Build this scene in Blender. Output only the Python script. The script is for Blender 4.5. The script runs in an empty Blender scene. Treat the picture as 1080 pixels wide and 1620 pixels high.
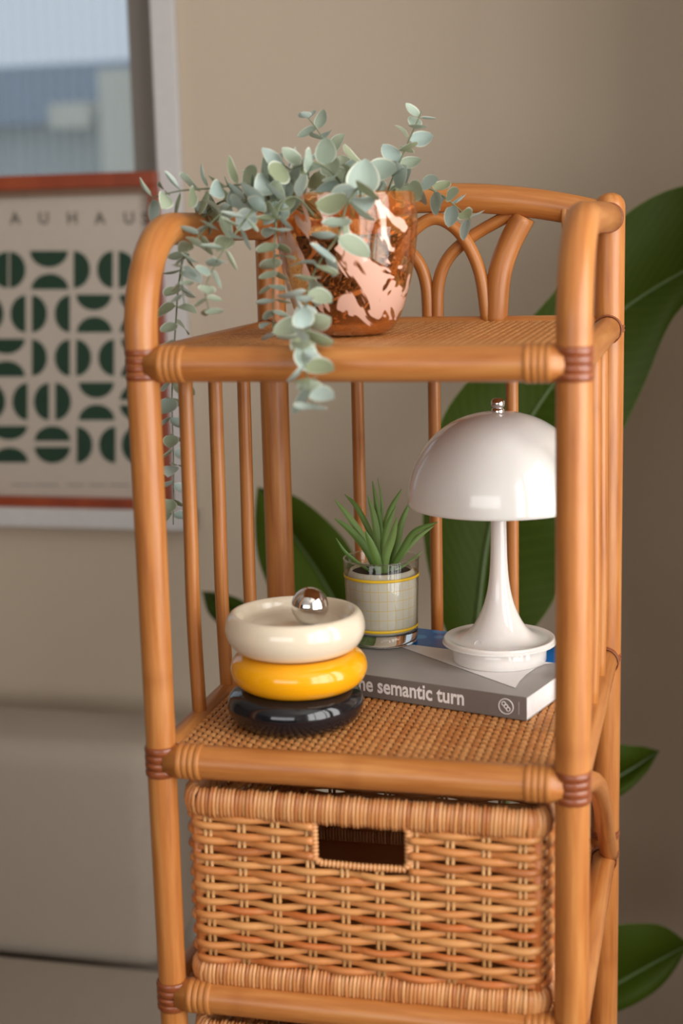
import bpy, math, random
from mathutils import Vector, Matrix
random.seed(7)
PI = math.pi
scene = bpy.context.scene
col = scene.collection
V = Vector

# ------------------------------------------------------------------ camera
F_PX, Z2 = 2400.0, 1.25           # focal length in px of the 1080x1620 frame; height of the lower open shelf
CAM = V((0.46934, -1.19872, 0.45920 + Z2))
_y, _p, _r = map(math.radians, (-14.05818, -10.68910, -1.42332))
FW = V((math.sin(_y) * math.cos(_p), math.cos(_y) * math.cos(_p), math.sin(_p)))
R0 = V((math.cos(_y), -math.sin(_y), 0)); U0 = R0.cross(FW)
RT = R0 * math.cos(_r) + U0 * math.sin(_r); UP = -R0 * math.sin(_r) + U0 * math.cos(_r)
cd = bpy.data.cameras.new('camera'); cam = bpy.data.objects.new('camera', cd); col.objects.link(cam)
m = Matrix.Identity(4)
for i in range(3):
    m[i][0], m[i][1], m[i][2], m[i][3] = RT[i], UP[i], -FW[i], CAM[i]
cam.matrix_world = m
cd.sensor_fit = 'VERTICAL'; cd.sensor_height = 36; cd.lens = F_PX / 1620 * 36
cd.clip_start = 0.05; cd.clip_end = 200
cd.dof.use_dof = True; cd.dof.focus_distance = 1.53; cd.dof.aperture_fstop = 3.3
scene.camera = cam

# ------------------------------------------------------------------ world, lights, exposure
w = bpy.data.worlds.new('sky'); scene.world = w; w.use_nodes = True
w.node_tree.nodes['Background'].inputs[0].default_value = (0.80, 0.90, 1.0, 1)
w.node_tree.nodes['Background'].inputs[1].default_value = 0.75

def window_light(name, loc, rot, sx, sy, power, color):
    l = bpy.data.lights.new(name, 'AREA'); l.shape = 'RECTANGLE'; l.size = sx; l.size_y = sy
    l.energy = power; l.color = color
    o = bpy.data.objects.new(name, l); col.objects.link(o); o.location = loc; o.rotation_euler = rot
    return o
# daylight entering by the side window; the fill light behind the camera is added
window_light('side_window_daylight', (1.50, -0.86, 1.83), (0, math.radians(90), 0), 1.65, 2.0, 60, (1.0, 0.97, 0.93))
window_light('rear_fill_light', (-0.5, -4.65, 2.0), (math.radians(90), 0, 0), 3.4, 1.3, 46, (1.0, 0.97, 0.94))

vs = scene.view_settings
vs.view_transform = 'Standard'; vs.look = 'None'; vs.gamma = 1; vs.exposure = 0.08; vs.use_curve_mapping = False

# ------------------------------------------------------------------ helpers
def at(x, y, Y=None, z=None, X=None):
    d = FW + RT * ((x - 540) / F_PX) - UP * ((y - 810) / F_PX)
    if Y is not None: t = (Y - CAM.y) / d.y
    elif z is not None: t = (z - CAM.z) / d.z
    else: t = (X - CAM.x) / d.x
    return CAM + d * t

def lin(r, g, b):
    f = lambda c: (c / 255 / 12.92) if c <= 10 else ((c / 255 + 0.055) / 1.055) ** 2.4
    return (f(r), f(g), f(b), 1)

class MB:
    """collects geometry; build() links it as one mesh object"""
    def __init__(s): s.v = []; s.f = []; s.uv = []; s.mi = []; s.col = []; s.c = 0.5
    def face(s, idx, uvs=None, mi=0):
        s.f.append(idx); s.uv.append(uvs or [(0, 0)] * len(idx)); s.mi.append(mi); s.col.append(s.c)
    def grid(s, rows, closed_u=True, cap=True, vlen=None, mi=0):
        """rows: list of rings (lists of points)"""
        b = len(s.v); n = len(rows[0]); k = len(rows)
        for r in rows: s.v.extend([tuple(p) for p in r])
        acc = [0.0]
        for i in range(1, k): acc.append(acc[-1] + (V(rows[i][0]) - V(rows[i - 1][0])).length)
        m_ = n if closed_u else n - 1
        for i in range(k - 1):
            for j in range(m_):
                j2 = (j + 1) % n
                s.face([b + i * n + j, b + i * n + j2, b + (i + 1) * n + j2, b + (i + 1) * n + j],
                       [(j / n, acc[i]), ((j + 1) / n, acc[i]), ((j + 1) / n, acc[i + 1]), (j / n, acc[i + 1])], mi)
        if cap and closed_u:
            s.face([b + j for j in range(n)][::-1], [(0, 0)] * n, mi)
            s.face([b + (k - 1) * n + j for j in range(n)], [(0, 0)] * n, mi)
        return s
    def tube(s, path, r, n=12, cap=True, flat=None):
        path = [V(p) for p in path]; k = len(path)
        rr = r if isinstance(r, (list, tuple)) else [r] * k
        T = []
        for i in range(k):
            t = path[min(i + 1, k - 1)] - path[max(i - 1, 0)]
            T.append(t.normalized())
        a = V((0, 0, 1)) if abs(T[0].z) < 0.9 else V((0, 1, 0))
        nrm = (a - T[0] * a.dot(T[0])).normalized()
        rows = []
        for i in range(k):
            nrm = (nrm - T[i] * nrm.dot(T[i]))
            nrm = nrm.normalized() if nrm.length > 1e-6 else T[i].orthogonal().normalized()
            bn = T[i].cross(nrm)
            fl = flat or 1.0
            rows.append([path[i] + (nrm * math.cos(2 * PI * j / n) + bn * math.sin(2 * PI * j / n) * fl) * rr[i] for j in range(n)])
        return s.grid(rows, True, cap)
    def ring(s, R, r, axis=(0, 0, 1), c=(0, 0, 0), n=24, k=6, fl=1.0):
        ax = V(axis).normalized(); a = ax.orthogonal().normalized(); b_ = ax.cross(a); c = V(c)
        base = len(s.v)
        for i in range(n):
            d = a * math.cos(2 * PI * i / n) + b_ * math.sin(2 * PI * i / n)
            for j in range(k):
                s.v.append(tuple(c + d * (R + r * fl * math.cos(2 * PI * j / k)) + ax * (r * math.sin(2 * PI * j / k))))
        for i in range(n):
            for j in range(k):
                s.face([base + i * k + j, base + ((i + 1) % n) * k + j, base + ((i + 1) % n) * k + (j + 1) % k, base + i * k + (j + 1) % k],
                       [(j / k, i * .01), (j / k, i * .01 + .01), ((j + 1) / k, i * .01 + .01), ((j + 1) / k, i * .01)])
        return s
    def lathe(s, prof, n=48, c=(0, 0, 0)):
        c = V(c)
        rows = [[c + V((max(r, 1e-5) * math.cos(2 * PI * j / n), max(r, 1e-5) * math.sin(2 * PI * j / n), z)) for j in range(n)] for r, z in prof]
        return s.grid(rows, True, False)
    def box(s, lo, hi, bevel=0):
        x0, y0, z0 = lo; x1, y1, z1 = hi; b = len(s.v)
        s.v += [(x0, y0, z0), (x1, y0, z0), (x1, y1, z0), (x0, y1, z0), (x0, y0, z1), (x1, y0, z1), (x1, y1, z1), (x0, y1, z1)]
        for q in ((3, 2, 1, 0), (4, 5, 6, 7), (0, 1, 5, 4), (1, 2, 6, 5), (2, 3, 7, 6), (3, 0, 4, 7)):
            s.face([b + i for i in q])
        return s
    def poly(s, pts):
        b = len(s.v); s.v += [tuple(p) for p in pts]; s.face(list(range(b, b + len(pts)))); return s
    def mesh(s, name, smooth=True):
        me = bpy.data.meshes.new(name); me.from_pydata(s.v, [], s.f)
        uvl = me.uv_layers.new(name='UVMap')
        flat = [c for u in s.uv for p in u for c in p]
        uvl.data.foreach_set('uv', flat)
        at_ = me.attributes.new('tint', 'FLOAT', 'FACE'); at_.data.foreach_set('value', s.col)
        me.polygons.foreach_set('use_smooth', [smooth] * len(me.polygons)); me.update()
        return me
    def build(s, name, mat, parent=None, smooth=True, bevel=0, auto=False):
        return link(name, s.mesh(name, smooth), mat, parent, bevel)

def link(name, me, mat=None, parent=None, bevel=0):
    if mat is not None and not me.materials: me.materials.append(mat)
    o = bpy.data.objects.new(name, me); col.objects.link(o)
    if parent is not None: o.parent = parent
    if bevel:
        b = o.modifiers.new('bevel', 'BEVEL'); b.width = bevel; b.segments = 3; b.limit_method = 'ANGLE'
    return o

def thing(name, label, cat, loc=(0, 0, 0), rz=0, group=None):
    o = bpy.data.objects.new(name, None); col.objects.link(o); o.location = loc; o.rotation_euler.z = rz
    o.empty_display_size = 0.05
    return tag(o, label, cat, group)
def tag(o, label, cat, group=None):
    o['label'] = label; o['category'] = cat
    if group: o['group'] = group
    return o
def struct(o): o['kind'] = 'structure'; return o
def stuff(o): o['kind'] = 'stuff'; return o

def smooth_path(pts, n=8):
    pts = [V(p) for p in pts]; out = []
    P = [pts[0] * 2 - pts[1]] + pts + [pts[-1] * 2 - pts[-2]]
    for i in range(1, len(P) - 2):
        p0, p1, p2, p3 = P[i - 1:i + 3]
        for k in range(n):
            t = k / n
            out.append(0.5 * ((2 * p1) + (p2 - p0) * t + (2 * p0 - 5 * p1 + 4 * p2 - p3) * t * t + (3 * p1 - p0 - 3 * p2 + p3) * t ** 3))
    out.append(pts[-1]); return out

# ------------------------------------------------------------------ materials
class NT:
    def __init__(s, name):
        s.m = bpy.data.materials.new(name); s.m.use_nodes = True; s.t = s.m.node_tree
        s.b = s.t.nodes['Principled BSDF']; s.out = s.t.nodes['Material Output']
    def n(s, typ, **kw):
        nd = s.t.nodes.new(typ)
        for k, v in kw.items():
            if hasattr(nd, k): setattr(nd, k, v)
            else: nd.inputs[k.replace('_', ' ')].default_value = v
        return nd
    def l(s, a, b): s.t.links.new(a, b)
    def ramp(s, fac, stops, interp='LINEAR'):
        r = s.t.nodes.new('ShaderNodeValToRGB'); r.color_ramp.interpolation = interp
        e = r.color_ramp.elements
        while len(e) < len(stops): e.new(0.5)
        for q, (p, c) in zip(e, stops): q.position = p; q.color = c
        s.l(fac, r.inputs[0]); return r.outputs[0]
    def mix(s, fac, a, b, typ='MIX'):
        x = s.t.nodes.new('ShaderNodeMix'); x.data_type = 'RGBA'; x.blend_type = typ
        for sock, v in ((x.inputs[0], fac), (x.inputs[6], a), (x.inputs[7], b)):
            if hasattr(v, 'links'): s.l(v, sock)
            else: sock.default_value = v
        return x.outputs[2]
    def bump(s, h, strength=0.2, dist=0.001):
        b = s.n('ShaderNodeBump'); b.inputs['Strength'].default_value = strength; b.inputs['Distance'].default_value = dist
        s.l(h, b.inputs['Height']); s.l(b.outputs[0], s.b.inputs['Normal'])
    def set(s, **kw):
        for k, v in kw.items(): s.b.inputs[k.replace('_', ' ')].default_value = v
        return s

def plain(name, c, rough=0.5, bump=0, scale=60, var=0.06, **kw):
    q = NT(name); q.set(Roughness=rough, **kw)
    tc = q.n('ShaderNodeTexCoord'); nz = q.n('ShaderNodeTexNoise', Scale=scale, Detail=4.0)
    q.l(tc.outputs['Object'], nz.inputs['Vector'])
    lo = tuple(x * (1 - var) for x in c[:3]) + (1,); hi = tuple(min(1, x * (1 + var)) for x in c[:3]) + (1,)
    q.l(q.ramp(nz.outputs[0], [(0.3, lo), (0.7, hi)]), q.b.inputs['Base Color'])
    if bump: q.bump(nz.outputs[0], bump, 0.002)
    return q.m

def cane(name, dark, mid, light, rough=0.36, along=7, around=9, coat=0.25, nodes=True):
    """varnished rattan: streaks run along the pole (UV v is metres along it)"""
    q = NT(name); q.set(Roughness=rough, Coat_Weight=coat, Coat_Roughness=0.2)
    tc = q.n('ShaderNodeTexCoord'); oi = q.n('ShaderNodeObjectInfo')
    mp = q.n('ShaderNodeMapping'); mp.inputs['Scale'].default_value = (around, along, 1)
    q.l(tc.outputs['UV'], mp.inputs[0])
    ad = q.n('ShaderNodeVectorMath', operation='ADD'); q.l(mp.outputs[0], ad.inputs[0])
    cb = q.n('ShaderNodeCombineXYZ'); ml = q.n('ShaderNodeMath', operation='MULTIPLY'); ml.inputs[1].default_value = 37
    q.l(oi.outputs['Random'], ml.inputs[0]); q.l(ml.outputs[0], cb.inputs[2]); q.l(cb.outputs[0], ad.inputs[1])
    nz = q.n('ShaderNodeTexNoise', Scale=1.6, Detail=6.0, Roughness=0.6); q.l(ad.outputs[0], nz.inputs['Vector'])
    c = q.ramp(nz.outputs[0], [(0.25, dark), (0.5, mid), (0.75, light)])
    if nodes:   # darker growth joints across the pole
        sp = q.n('ShaderNodeSeparateXYZ'); q.l(tc.outputs['UV'], sp.inputs[0])
        m2 = q.n('ShaderNodeMath', operation='ADD'); q.l(sp.outputs[1], m2.inputs[0]); q.l(oi.outputs['Random'], m2.inputs[1])
        pp = q.n('ShaderNodeMath', operation='PINGPONG'); pp.inputs[1].default_value = 0.17; q.l(m2.outputs[0], pp.inputs[0])
        jt = q.ramp(pp.outputs[0], [(0.0, (0.35, 0.35, 0.35, 1)), (0.012, (0, 0, 0, 1))])
        c = q.mix(jt, c, dark)
    q.l(c, q.b.inputs['Base Color'])
    q.bump(nz.outputs[0], 0.12, 0.001)
    return q.m

M = {}
M['cane'] = cane('varnished_rattan', lin(154, 88, 38), lin(180, 113, 55), lin(196, 135, 74), 0.38, 5, 7, 0.06)
M['cane_split'] = cane('binding_cane', lin(98, 46, 20), lin(134, 68, 34), lin(166, 98, 58), nodes=False)
M['cane_light'] = cane('pale_binding_cane', lin(154, 90, 40), lin(180, 115, 56), lin(198, 137, 76), 0.46, coat=.05, nodes=False)

M['board'] = plain('cane_underlay', lin(176, 112, 56), 0.7, 0, 30, 0.1)
def tinted(name, stops, rough=0.5):
    q = NT(name); q.set(Roughness=rough)
    a = q.n('ShaderNodeAttribute', attribute_name='tint'); oi = q.n('ShaderNodeObjectInfo')
    ad = q.n('ShaderNodeMath', operation='ADD'); q.l(a.outputs['Fac'], ad.inputs[0]); q.l(oi.outputs['Random'], ad.inputs[1])
    fr = q.n('ShaderNodeMath', operation='FRACT'); q.l(ad.outputs[0], fr.inputs[0])
    tc = q.n('ShaderNodeTexCoord'); mp = q.n('ShaderNodeMapping'); mp.inputs['Scale'].default_value = (1, 12, 1)
    q.l(tc.outputs['UV'], mp.inputs[0]); nz = q.n('ShaderNodeTexNoise', Scale=2.0, Detail=4.0); q.l(mp.outputs[0], nz.inputs['Vector'])
    s2 = q.n('ShaderNodeMath', operation='MULTIPLY_ADD'); s2.inputs[1].default_value = 0.5; q.l(nz.outputs[0], s2.inputs[0]); q.l(fr.outputs[0], s2.inputs[2])
    s3 = q.n('ShaderNodeMath', operation='MULTIPLY'); s3.inputs[1].default_value = 0.68; q.l(s2.outputs[0], s3.inputs[0])
    q.l(q.ramp(s3.outputs[0], stops), q.b.inputs['Base Color'])
    q.bump(nz.outputs[0], 0.15, 0.001)
    return q.m
M['wicker'] = tinted('wicker_willow', [(0.1, lin(150, 82, 40)), (0.35, lin(196, 124, 66)), (0.6, lin(208, 148, 88)), (0.8, lin(190, 104, 48)), (0.95, lin(222, 178, 122))], 0.42)
M['wicker_rim'] = tinted('wicker_wrap', [(0.1, lin(168, 98, 50)), (0.4, lin(204, 138, 82)), (0.7, lin(214, 156, 102)), (0.95, lin(186, 106, 52))], 0.42)
M['stake'] = plain('pale_willow_stake', lin(206, 158, 102), 0.5, 0.1, 80, 0.12)
M['weave'] = tinted('woven_cane_webbing', [(0.1, lin(176, 106, 52)), (0.4, lin(194, 128, 70)), (0.7, lin(208, 148, 90)), (0.95, lin(180, 110, 58))], 0.45)

M['wall'] = plain('beige_wall_paint', lin(198, 182, 162), 0.85, 0.06, 140, 0.02)
M['taupe'] = plain('taupe_wall_paint', lin(122, 106, 92), 0.85, 0.06, 140, 0.02)
M['ceiling'] = plain('white_ceiling_paint', lin(225, 222, 215), 0.9, 0.05, 140, 0.02)
M['floor'] = plain('dark_oak_floor', lin(104, 76, 54), 0.5, 0.1, 12, 0.2)
M['white_paint'] = plain('white_window_paint', lin(206, 203, 202), 0.5, 0.02, 60, 0.02)
M['shaded_white'] = plain('shaded_white_window_profile', lin(140, 134, 126), 0.6, 0.02, 60, 0.03)  # white sash in shade: the shading is put into this grey
M['sofa'] = plain('beige_sofa_fabric', lin(176, 164, 150), 0.95, 0.35, 420, 0.08)
M['redwood'] = cane('red_brown_wood_frame', lin(112, 40, 14), lin(150, 62, 26), lin(170, 80, 40), 0.45, 5, 4, 0.1, False)
M['frame_shade'] = plain('brown_frame_shade', lin(126, 96, 76), 0.7)  # brown standing for the shade below the poster's top rail
M['paper'] = plain('poster_paper', lin(206, 194, 181), 0.8, 0, 60, 0.01)
M['green_ink'] = plain('green_print', lin(22, 62, 42), 0.6, 0, 60, 0.02)
M['grey_ink'] = plain('grey_print', lin(112, 104, 94), 0.7, 0, 60, 0.02)
M['lamp_white'] = plain('white_lamp_acrylic', lin(226, 219, 214), 0.14, 0, 10, 0.008, Subsurface_Weight=0.15, Subsurface_Scale=0.02, Coat_Weight=0.3)
M['chrome'] = NT('chrome').set(Metallic=1.0, Roughness=0.06, Base_Color=(0.82, 0.81, 0.8, 1)).m
M['cream'] = plain('cream_lacquer', lin(226, 212, 188), 0.16, 0, 10, 0.01, Coat_Weight=0.3)
M['yellow'] = plain('yellow_lacquer', lin(240, 166, 14), 0.16, 0, 10, 0.02, Coat_Weight=0.3)
M['black'] = plain('black_lacquer', lin(22, 22, 26), 0.1, 0, 10, 0.05, Coat_Weight=0.3)
M['book_grey'] = plain('grey_book_cover', lin(160, 154, 150), 0.42, 0, 30, 0.02)
M['book_spine'] = plain('grey_book_spine', lin(112, 104, 98), 0.42, 0, 30, 0.02)
M['book_white'] = plain('white_book_print', lin(234, 229, 227), 0.42, 0, 30, 0.01)
M['book_pages'] = plain('white_pages', lin(220, 216, 214), 0.8, 0.2, 200, 0.03)
M['soil'] = plain('dark_potting_soil', lin(46, 38, 32), 0.95, 0.8, 180, 0.4)
M['blackpot'] = plain('dark_nursery_pot', lin(38, 32, 28), 0.6, 0, 20, 0.1)

def blue_print():
    q = NT('blue_dotted_print'); q.set(Roughness=0.3)
    tc = q.n('ShaderNodeTexCoord'); vo = q.n('ShaderNodeTexVoronoi', Scale=38.0); vo.inputs['Randomness'].default_value = 0.75
    q.l(tc.outputs['Object'], vo.inputs['Vector'])
    q.l(q.ramp(vo.outputs['Distance'], [(0.30, lin(50, 145, 205)), (0.36, lin(0, 100, 172))]), q.b.inputs['Base Color']); return q.m
M['book_blue'] = blue_print()

def leaf_mat(name, stops, rough=0.5, trans=0.2, vein=None, rim=None):
    q = NT(name); q.set(Roughness=rough)
    oi = q.n('ShaderNodeObjectInfo'); tc = q.n('ShaderNodeTexCoord')
    nz = q.n('ShaderNodeTexNoise', Scale=40.0, Detail=3.0); q.l(tc.outputs['Object'], nz.inputs['Vector'])
    ma = q.n('ShaderNodeMath', operation='MULTIPLY_ADD'); ma.inputs[1].default_value = 0.22; q.l(nz.outputs[0], ma.inputs[0]); q.l(oi.outputs['Random'], ma.inputs[2])
    mb = q.n('ShaderNodeMath', operation='MULTIPLY'); mb.inputs[1].default_value = 0.82; q.l(ma.outputs[0], mb.inputs[0])
    c = q.ramp(mb.outputs[0], stops)
    if rim:    # pale leaf margin; UV u runs 0..0.8 across the leaf
        sp = q.n('ShaderNodeSeparateXYZ'); q.l(tc.outputs['UV'], sp.inputs[0])
        rm = q.ramp(sp.outputs[0], [(0.03, (1, 1, 1, 1)), (0.07, (0, 0, 0, 1)), (0.73, (0, 0, 0, 1)), (0.77, (1, 1, 1, 1))]); c = q.mix(rm, c, rim)
    if vein:   # UV u runs from the midrib to the edge, v along the leaf
        sp = q.n('ShaderNodeSeparateXYZ'); q.l(tc.outputs['UV'], sp.inputs[0])
        ab = q.n('ShaderNodeMath', operation='MULTIPLY_ADD'); ab.inputs[1].default_value = -0.16; q.l(sp.outputs[0], ab.inputs[0]); q.l(sp.outputs[1], ab.inputs[2])
        wv = q.n('ShaderNodeMath', operation='MULTIPLY'); wv.inputs[1].default_value = 260; q.l(ab.outputs[0], wv.inputs[0])
        sn = q.n('ShaderNodeMath', operation='SINE'); q.l(wv.outputs[0], sn.inputs[0])
        vm = q.ramp(sn.outputs[0], [(0.0, (0, 0, 0, 1)), (1.0, (0.10, 0.10, 0.10, 1))])
        c = q.mix(vm, c, vein)
        rib = q.ramp(sp.outputs[0], [(0.012, (1, 1, 1, 1)), (0.03, (0, 0, 0, 1))]); c = q.mix(rib, c, vein)
        ed = q.ramp(sp.outputs[0], [(0.985, (0, 0, 0, 1)), (0.993, (1, 1, 1, 1))]); c = q.mix(ed, c, vein)
        q.set(Specular_IOR_Level=0.18); q.bump(sn.outputs[0], 0.06, 0.001)
    q.l(c, q.b.inputs['Base Color'])
    if trans:
        tr = q.n('ShaderNodeBsdfTranslucent'); q.l(c, tr.inputs['Color'])
        mx = q.n('ShaderNodeMixShader'); mx.inputs[0].default_value = trans
        q.l(q.b.outputs[0], mx.inputs[1]); q.l(tr.outputs[0], mx.inputs[2]); q.l(mx.outputs[0], q.out.inputs[0])
    return q.m
M['eucalyptus'] = leaf_mat('eucalyptus_leaf', [(0.05, lin(146, 154, 116)), (0.35, lin(168, 180, 156)), (0.65, lin(166, 186, 180)), (0.95, lin(194, 206, 200))], 0.5, 0.15, rim=lin(214, 220, 204))
M['euc_stem'] = plain('eucalyptus_stem', lin(112, 120, 92), 0.6)
M['blade'] = leaf_mat('grass_blade', [(0.05, lin(84, 118, 48)), (0.5, lin(118, 152, 76)), (0.95, lin(142, 172, 104))], 0.45, 0.2)
M['bigleaf'] = leaf_mat('large_leaf', [(0.1, lin(46, 62, 8)), (0.9, lin(62, 80, 10))], 0.55, 0.3, lin(92, 110, 44))
M['petiole'] = plain('green_petiole', lin(70, 88, 40), 0.5)

def glass(name, color=(1, 1, 1, 1), rough=0.0, ior=1.45):
    return NT(name).set(Base_Color=color, Roughness=rough, IOR=ior, Transmission_Weight=1.0).m
M['glass'] = glass('clear_glass', (0.97, 0.98, 0.96, 1))
M['poster_glass'] = None

def facing(q):
    """reflectance of a thin sheet: 4 % head-on, rising towards grazing angles on either side"""
    lw = q.n('ShaderNodeLayerWeight'); lw.inputs[0].default_value = 0.5
    pw = q.n('ShaderNodeMath', operation='POWER'); pw.inputs[1].default_value = 4.0; q.l(lw.outputs['Facing'], pw.inputs[0])
    ma = q.n('ShaderNodeMath', operation='MULTIPLY_ADD'); ma.inputs[1].default_value = 0.7; ma.inputs[2].default_value = 0.045
    q.l(pw.outputs[0], ma.inputs[0]); return ma
def pane(name, tint=(0.96, 0.98, 1, 1), gloss=0.05, veil=0.0, ribs=False):
    """thin flat glazing: see-through with a faint reflection"""
    q = NT(name); q.t.nodes.remove(q.b)
    tr = q.n('ShaderNodeBsdfTransparent'); tr.inputs[0].default_value = tint
    gl = q.n('ShaderNodeBsdfGlossy'); gl.inputs['Roughness'].default_value = 0.05
    fr = facing(q)
    mx = q.n('ShaderNodeMixShader'); q.l(fr.outputs[0], mx.inputs[0]); q.l(tr.outputs[0], mx.inputs[1]); q.l(gl.outputs[0], mx.inputs[2])
    o = mx.outputs[0]
    if veil:
        df = q.n('ShaderNodeBsdfTranslucent'); df.inputs[0].default_value = (0.9, 0.92, 0.94, 1)
        m2 = q.n('ShaderNodeMixShader')
        tc = q.n('ShaderNodeTexCoord'); wv = q.n('ShaderNodeTexWave', Scale=14.0, Distortion=1.0, Detail=2.0); wv.bands_direction = 'X'
        q.l(tc.outputs['Object'], wv.inputs[0])
        rm = q.ramp(wv.outputs['Fac'], [(0, (veil * .88,) * 3 + (1,)), (1, (veil * 1.12,) * 3 + (1,))])
        q.l(rm, m2.inputs[0]); q.l(o, m2.inputs[1]); q.l(df.outputs[0], m2.inputs[2]); o = m2.outputs[0]
    q.l(o, q.out.inputs[0]); return q.m
M['pane'] = pane('window_glazing', veil=0.16)
M['thin_glass'] = pane('thin_clear_glass', (0.95, 0.96, 0.94, 1))
M['amber'] = pane('clear_amber_glass', (0.97, 0.88, 0.74, 1))
M['poster_pane'] = pane('poster_glazing', (1, 1, 1, 1))

def blown_glass():
    """amber blown glass with opaque pink streaks and orange threads"""
    q = NT('amber_swirled_blown_glass'); q.set(Roughness=0.08, Coat_Weight=0.6, Coat_Roughness=0.03)
    tc = q.n('ShaderNodeTexCoord')
    def coords(ry, scale):
        a = q.n('ShaderNodeMapping'); a.inputs['Rotation'].default_value = (0, ry, 0); q.l(tc.outputs['Object'], a.inputs[0])
        b_ = q.n('ShaderNodeMapping'); b_.inputs['Scale'].default_value = scale; q.l(a.outputs[0], b_.inputs[0]); return b_.outputs[0]
    pk = q.n('ShaderNodeTexNoise', Scale=1.0, Detail=2.5, Roughness=0.5, Distortion=0.9); q.l(coords(VROT, (52, 30, 17)), pk.inputs['Vector'])
    pink = q.ramp(pk.outputs[0], [(0.555, (0, 0, 0, 1)), (0.575, (1, 1, 1, 1))])
    og = q.n('ShaderNodeTexNoise', Scale=1.0, Detail=3.0, Roughness=0.6, Distortion=2.6); q.l(coords(-0.9, (34, 22, 20)), og.inputs['Vector'])
    thread = q.ramp(og.outputs[0], [(0.36, (0.9, 0.9, 0.9, 1)), (0.40, (0.1, 0.1, 0.1, 1)), (0.445, (0, 0, 0, 1)), (0.46, (0.9, 0.9, 0.9, 1)), (0.475, (0, 0, 0, 1)), (0.53, (0, 0, 0, 1)), (0.55, (0.9, 0.9, 0.9, 1)), (0.57, (0.12, 0.12, 0.12, 1))])
    # more orange enamel towards the foot and in broad patches
    sp = q.n('ShaderNodeSeparateXYZ'); q.l(tc.outputs['Object'], sp.inputs[0])
    low = q.ramp(sp.outputs[2], [(0.0, (0.7, 0.7, 0.7, 1)), (0.035, (0.0, 0.0, 0.0, 1)), (0.095, (0.0, 0.0, 0.0, 1)), (0.12, (0.35, 0.35, 0.35, 1))])
    mxo = q.n('ShaderNodeMath', operation='MAXIMUM'); q.l(thread, mxo.inputs[0]); q.l(low, mxo.inputs[1])
    orange = mxo.outputs[0]
    fr = facing(q)
    tr = q.n('ShaderNodeBsdfTransparent'); tr.inputs[0].default_value = (0.97, 0.82, 0.60, 1)
    gl = q.n('ShaderNodeBsdfGlossy'); gl.inputs['Roughness'].default_value = 0.04
    g1 = q.n('ShaderNodeMixShader'); q.l(fr.outputs[0], g1.inputs[0]); q.l(tr.outputs[0], g1.inputs[1]); q.l(gl.outputs[0], g1.inputs[2])
    c = q.mix(pink, lin(222, 124, 58), lin(234, 188, 168)); q.l(c, q.b.inputs['Base Color'])
    op = q.n('ShaderNodeMath', operation='MULTIPLY'); op.inputs[1].default_value = 0.66; q.l(orange, op.inputs[0])
    mx = q.n('ShaderNodeMath', operation='MAXIMUM'); q.l(op.outputs[0], mx.inputs[0]); q.l(pink, mx.inputs[1])
    g2 = q.n('ShaderNodeMixShader'); q.l(mx.outputs[0], g2.inputs[0]); q.l(g1.outputs[0], g2.inputs[1]); q.l(q.b.outputs[0], g2.inputs[2])
    q.l(g2.outputs[0], q.out.inputs[0])
    q.bump(og.outputs[0], 0.2, 0.002)
    return q.m
VROT = 0.5
M['vase'] = blown_glass()

def grid_white():
    q = NT('white_grid_print'); q.set(Roughness=0.45)
    tc = q.n('ShaderNodeTexCoord'); sp = q.n('ShaderNodeSeparateXYZ'); q.l(tc.outputs['UV'], sp.inputs[0])
    fac = None
    for ch, sc_, wd in ((0, 26, 0.07), (1, 100, 0.07)):
        mu = q.n('ShaderNodeMath', operation='MULTIPLY'); mu.inputs[1].default_value = sc_; q.l(sp.outputs[ch], mu.inputs[0])
        fr = q.n('ShaderNodeMath', operation='FRACT'); q.l(mu.outputs[0], fr.inputs[0])
        lt = q.n('ShaderNodeMath', operation='LESS_THAN'); lt.inputs[1].default_value = wd; q.l(fr.outputs[0], lt.inputs[0])
        if fac is None: fac = lt.outputs[0]
        else:
            mx = q.n('ShaderNodeMath', operation='MAXIMUM'); q.l(fac, mx.inputs[0]); q.l(lt.outputs[0], mx.inputs[1]); fac = mx.outputs[0]
    q.l(q.mix(fac, lin(222, 214, 204), lin(226, 200, 130)), q.b.inputs['Base Color']); return q.m
M['grid'] = grid_white()
M['yellow_ink'] = plain('yellow_band_print', lin(226, 184, 30), 0.4)
M['roof'] = plain('slate_roof', lin(112, 126, 142), 0.8, 0.2, 3, 0.1)
M['house'] = plain('pale_render', lin(190, 190, 184), 0.9, 0.05, 3, 0.05)
M['house_cream'] = plain('cream_render', lin(232, 222, 200), 0.9, 0.05, 3, 0.04)
M['ground'] = plain('garden_ground', lin(120, 122, 104), 0.95, 0.2, 2, 0.2)

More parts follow.
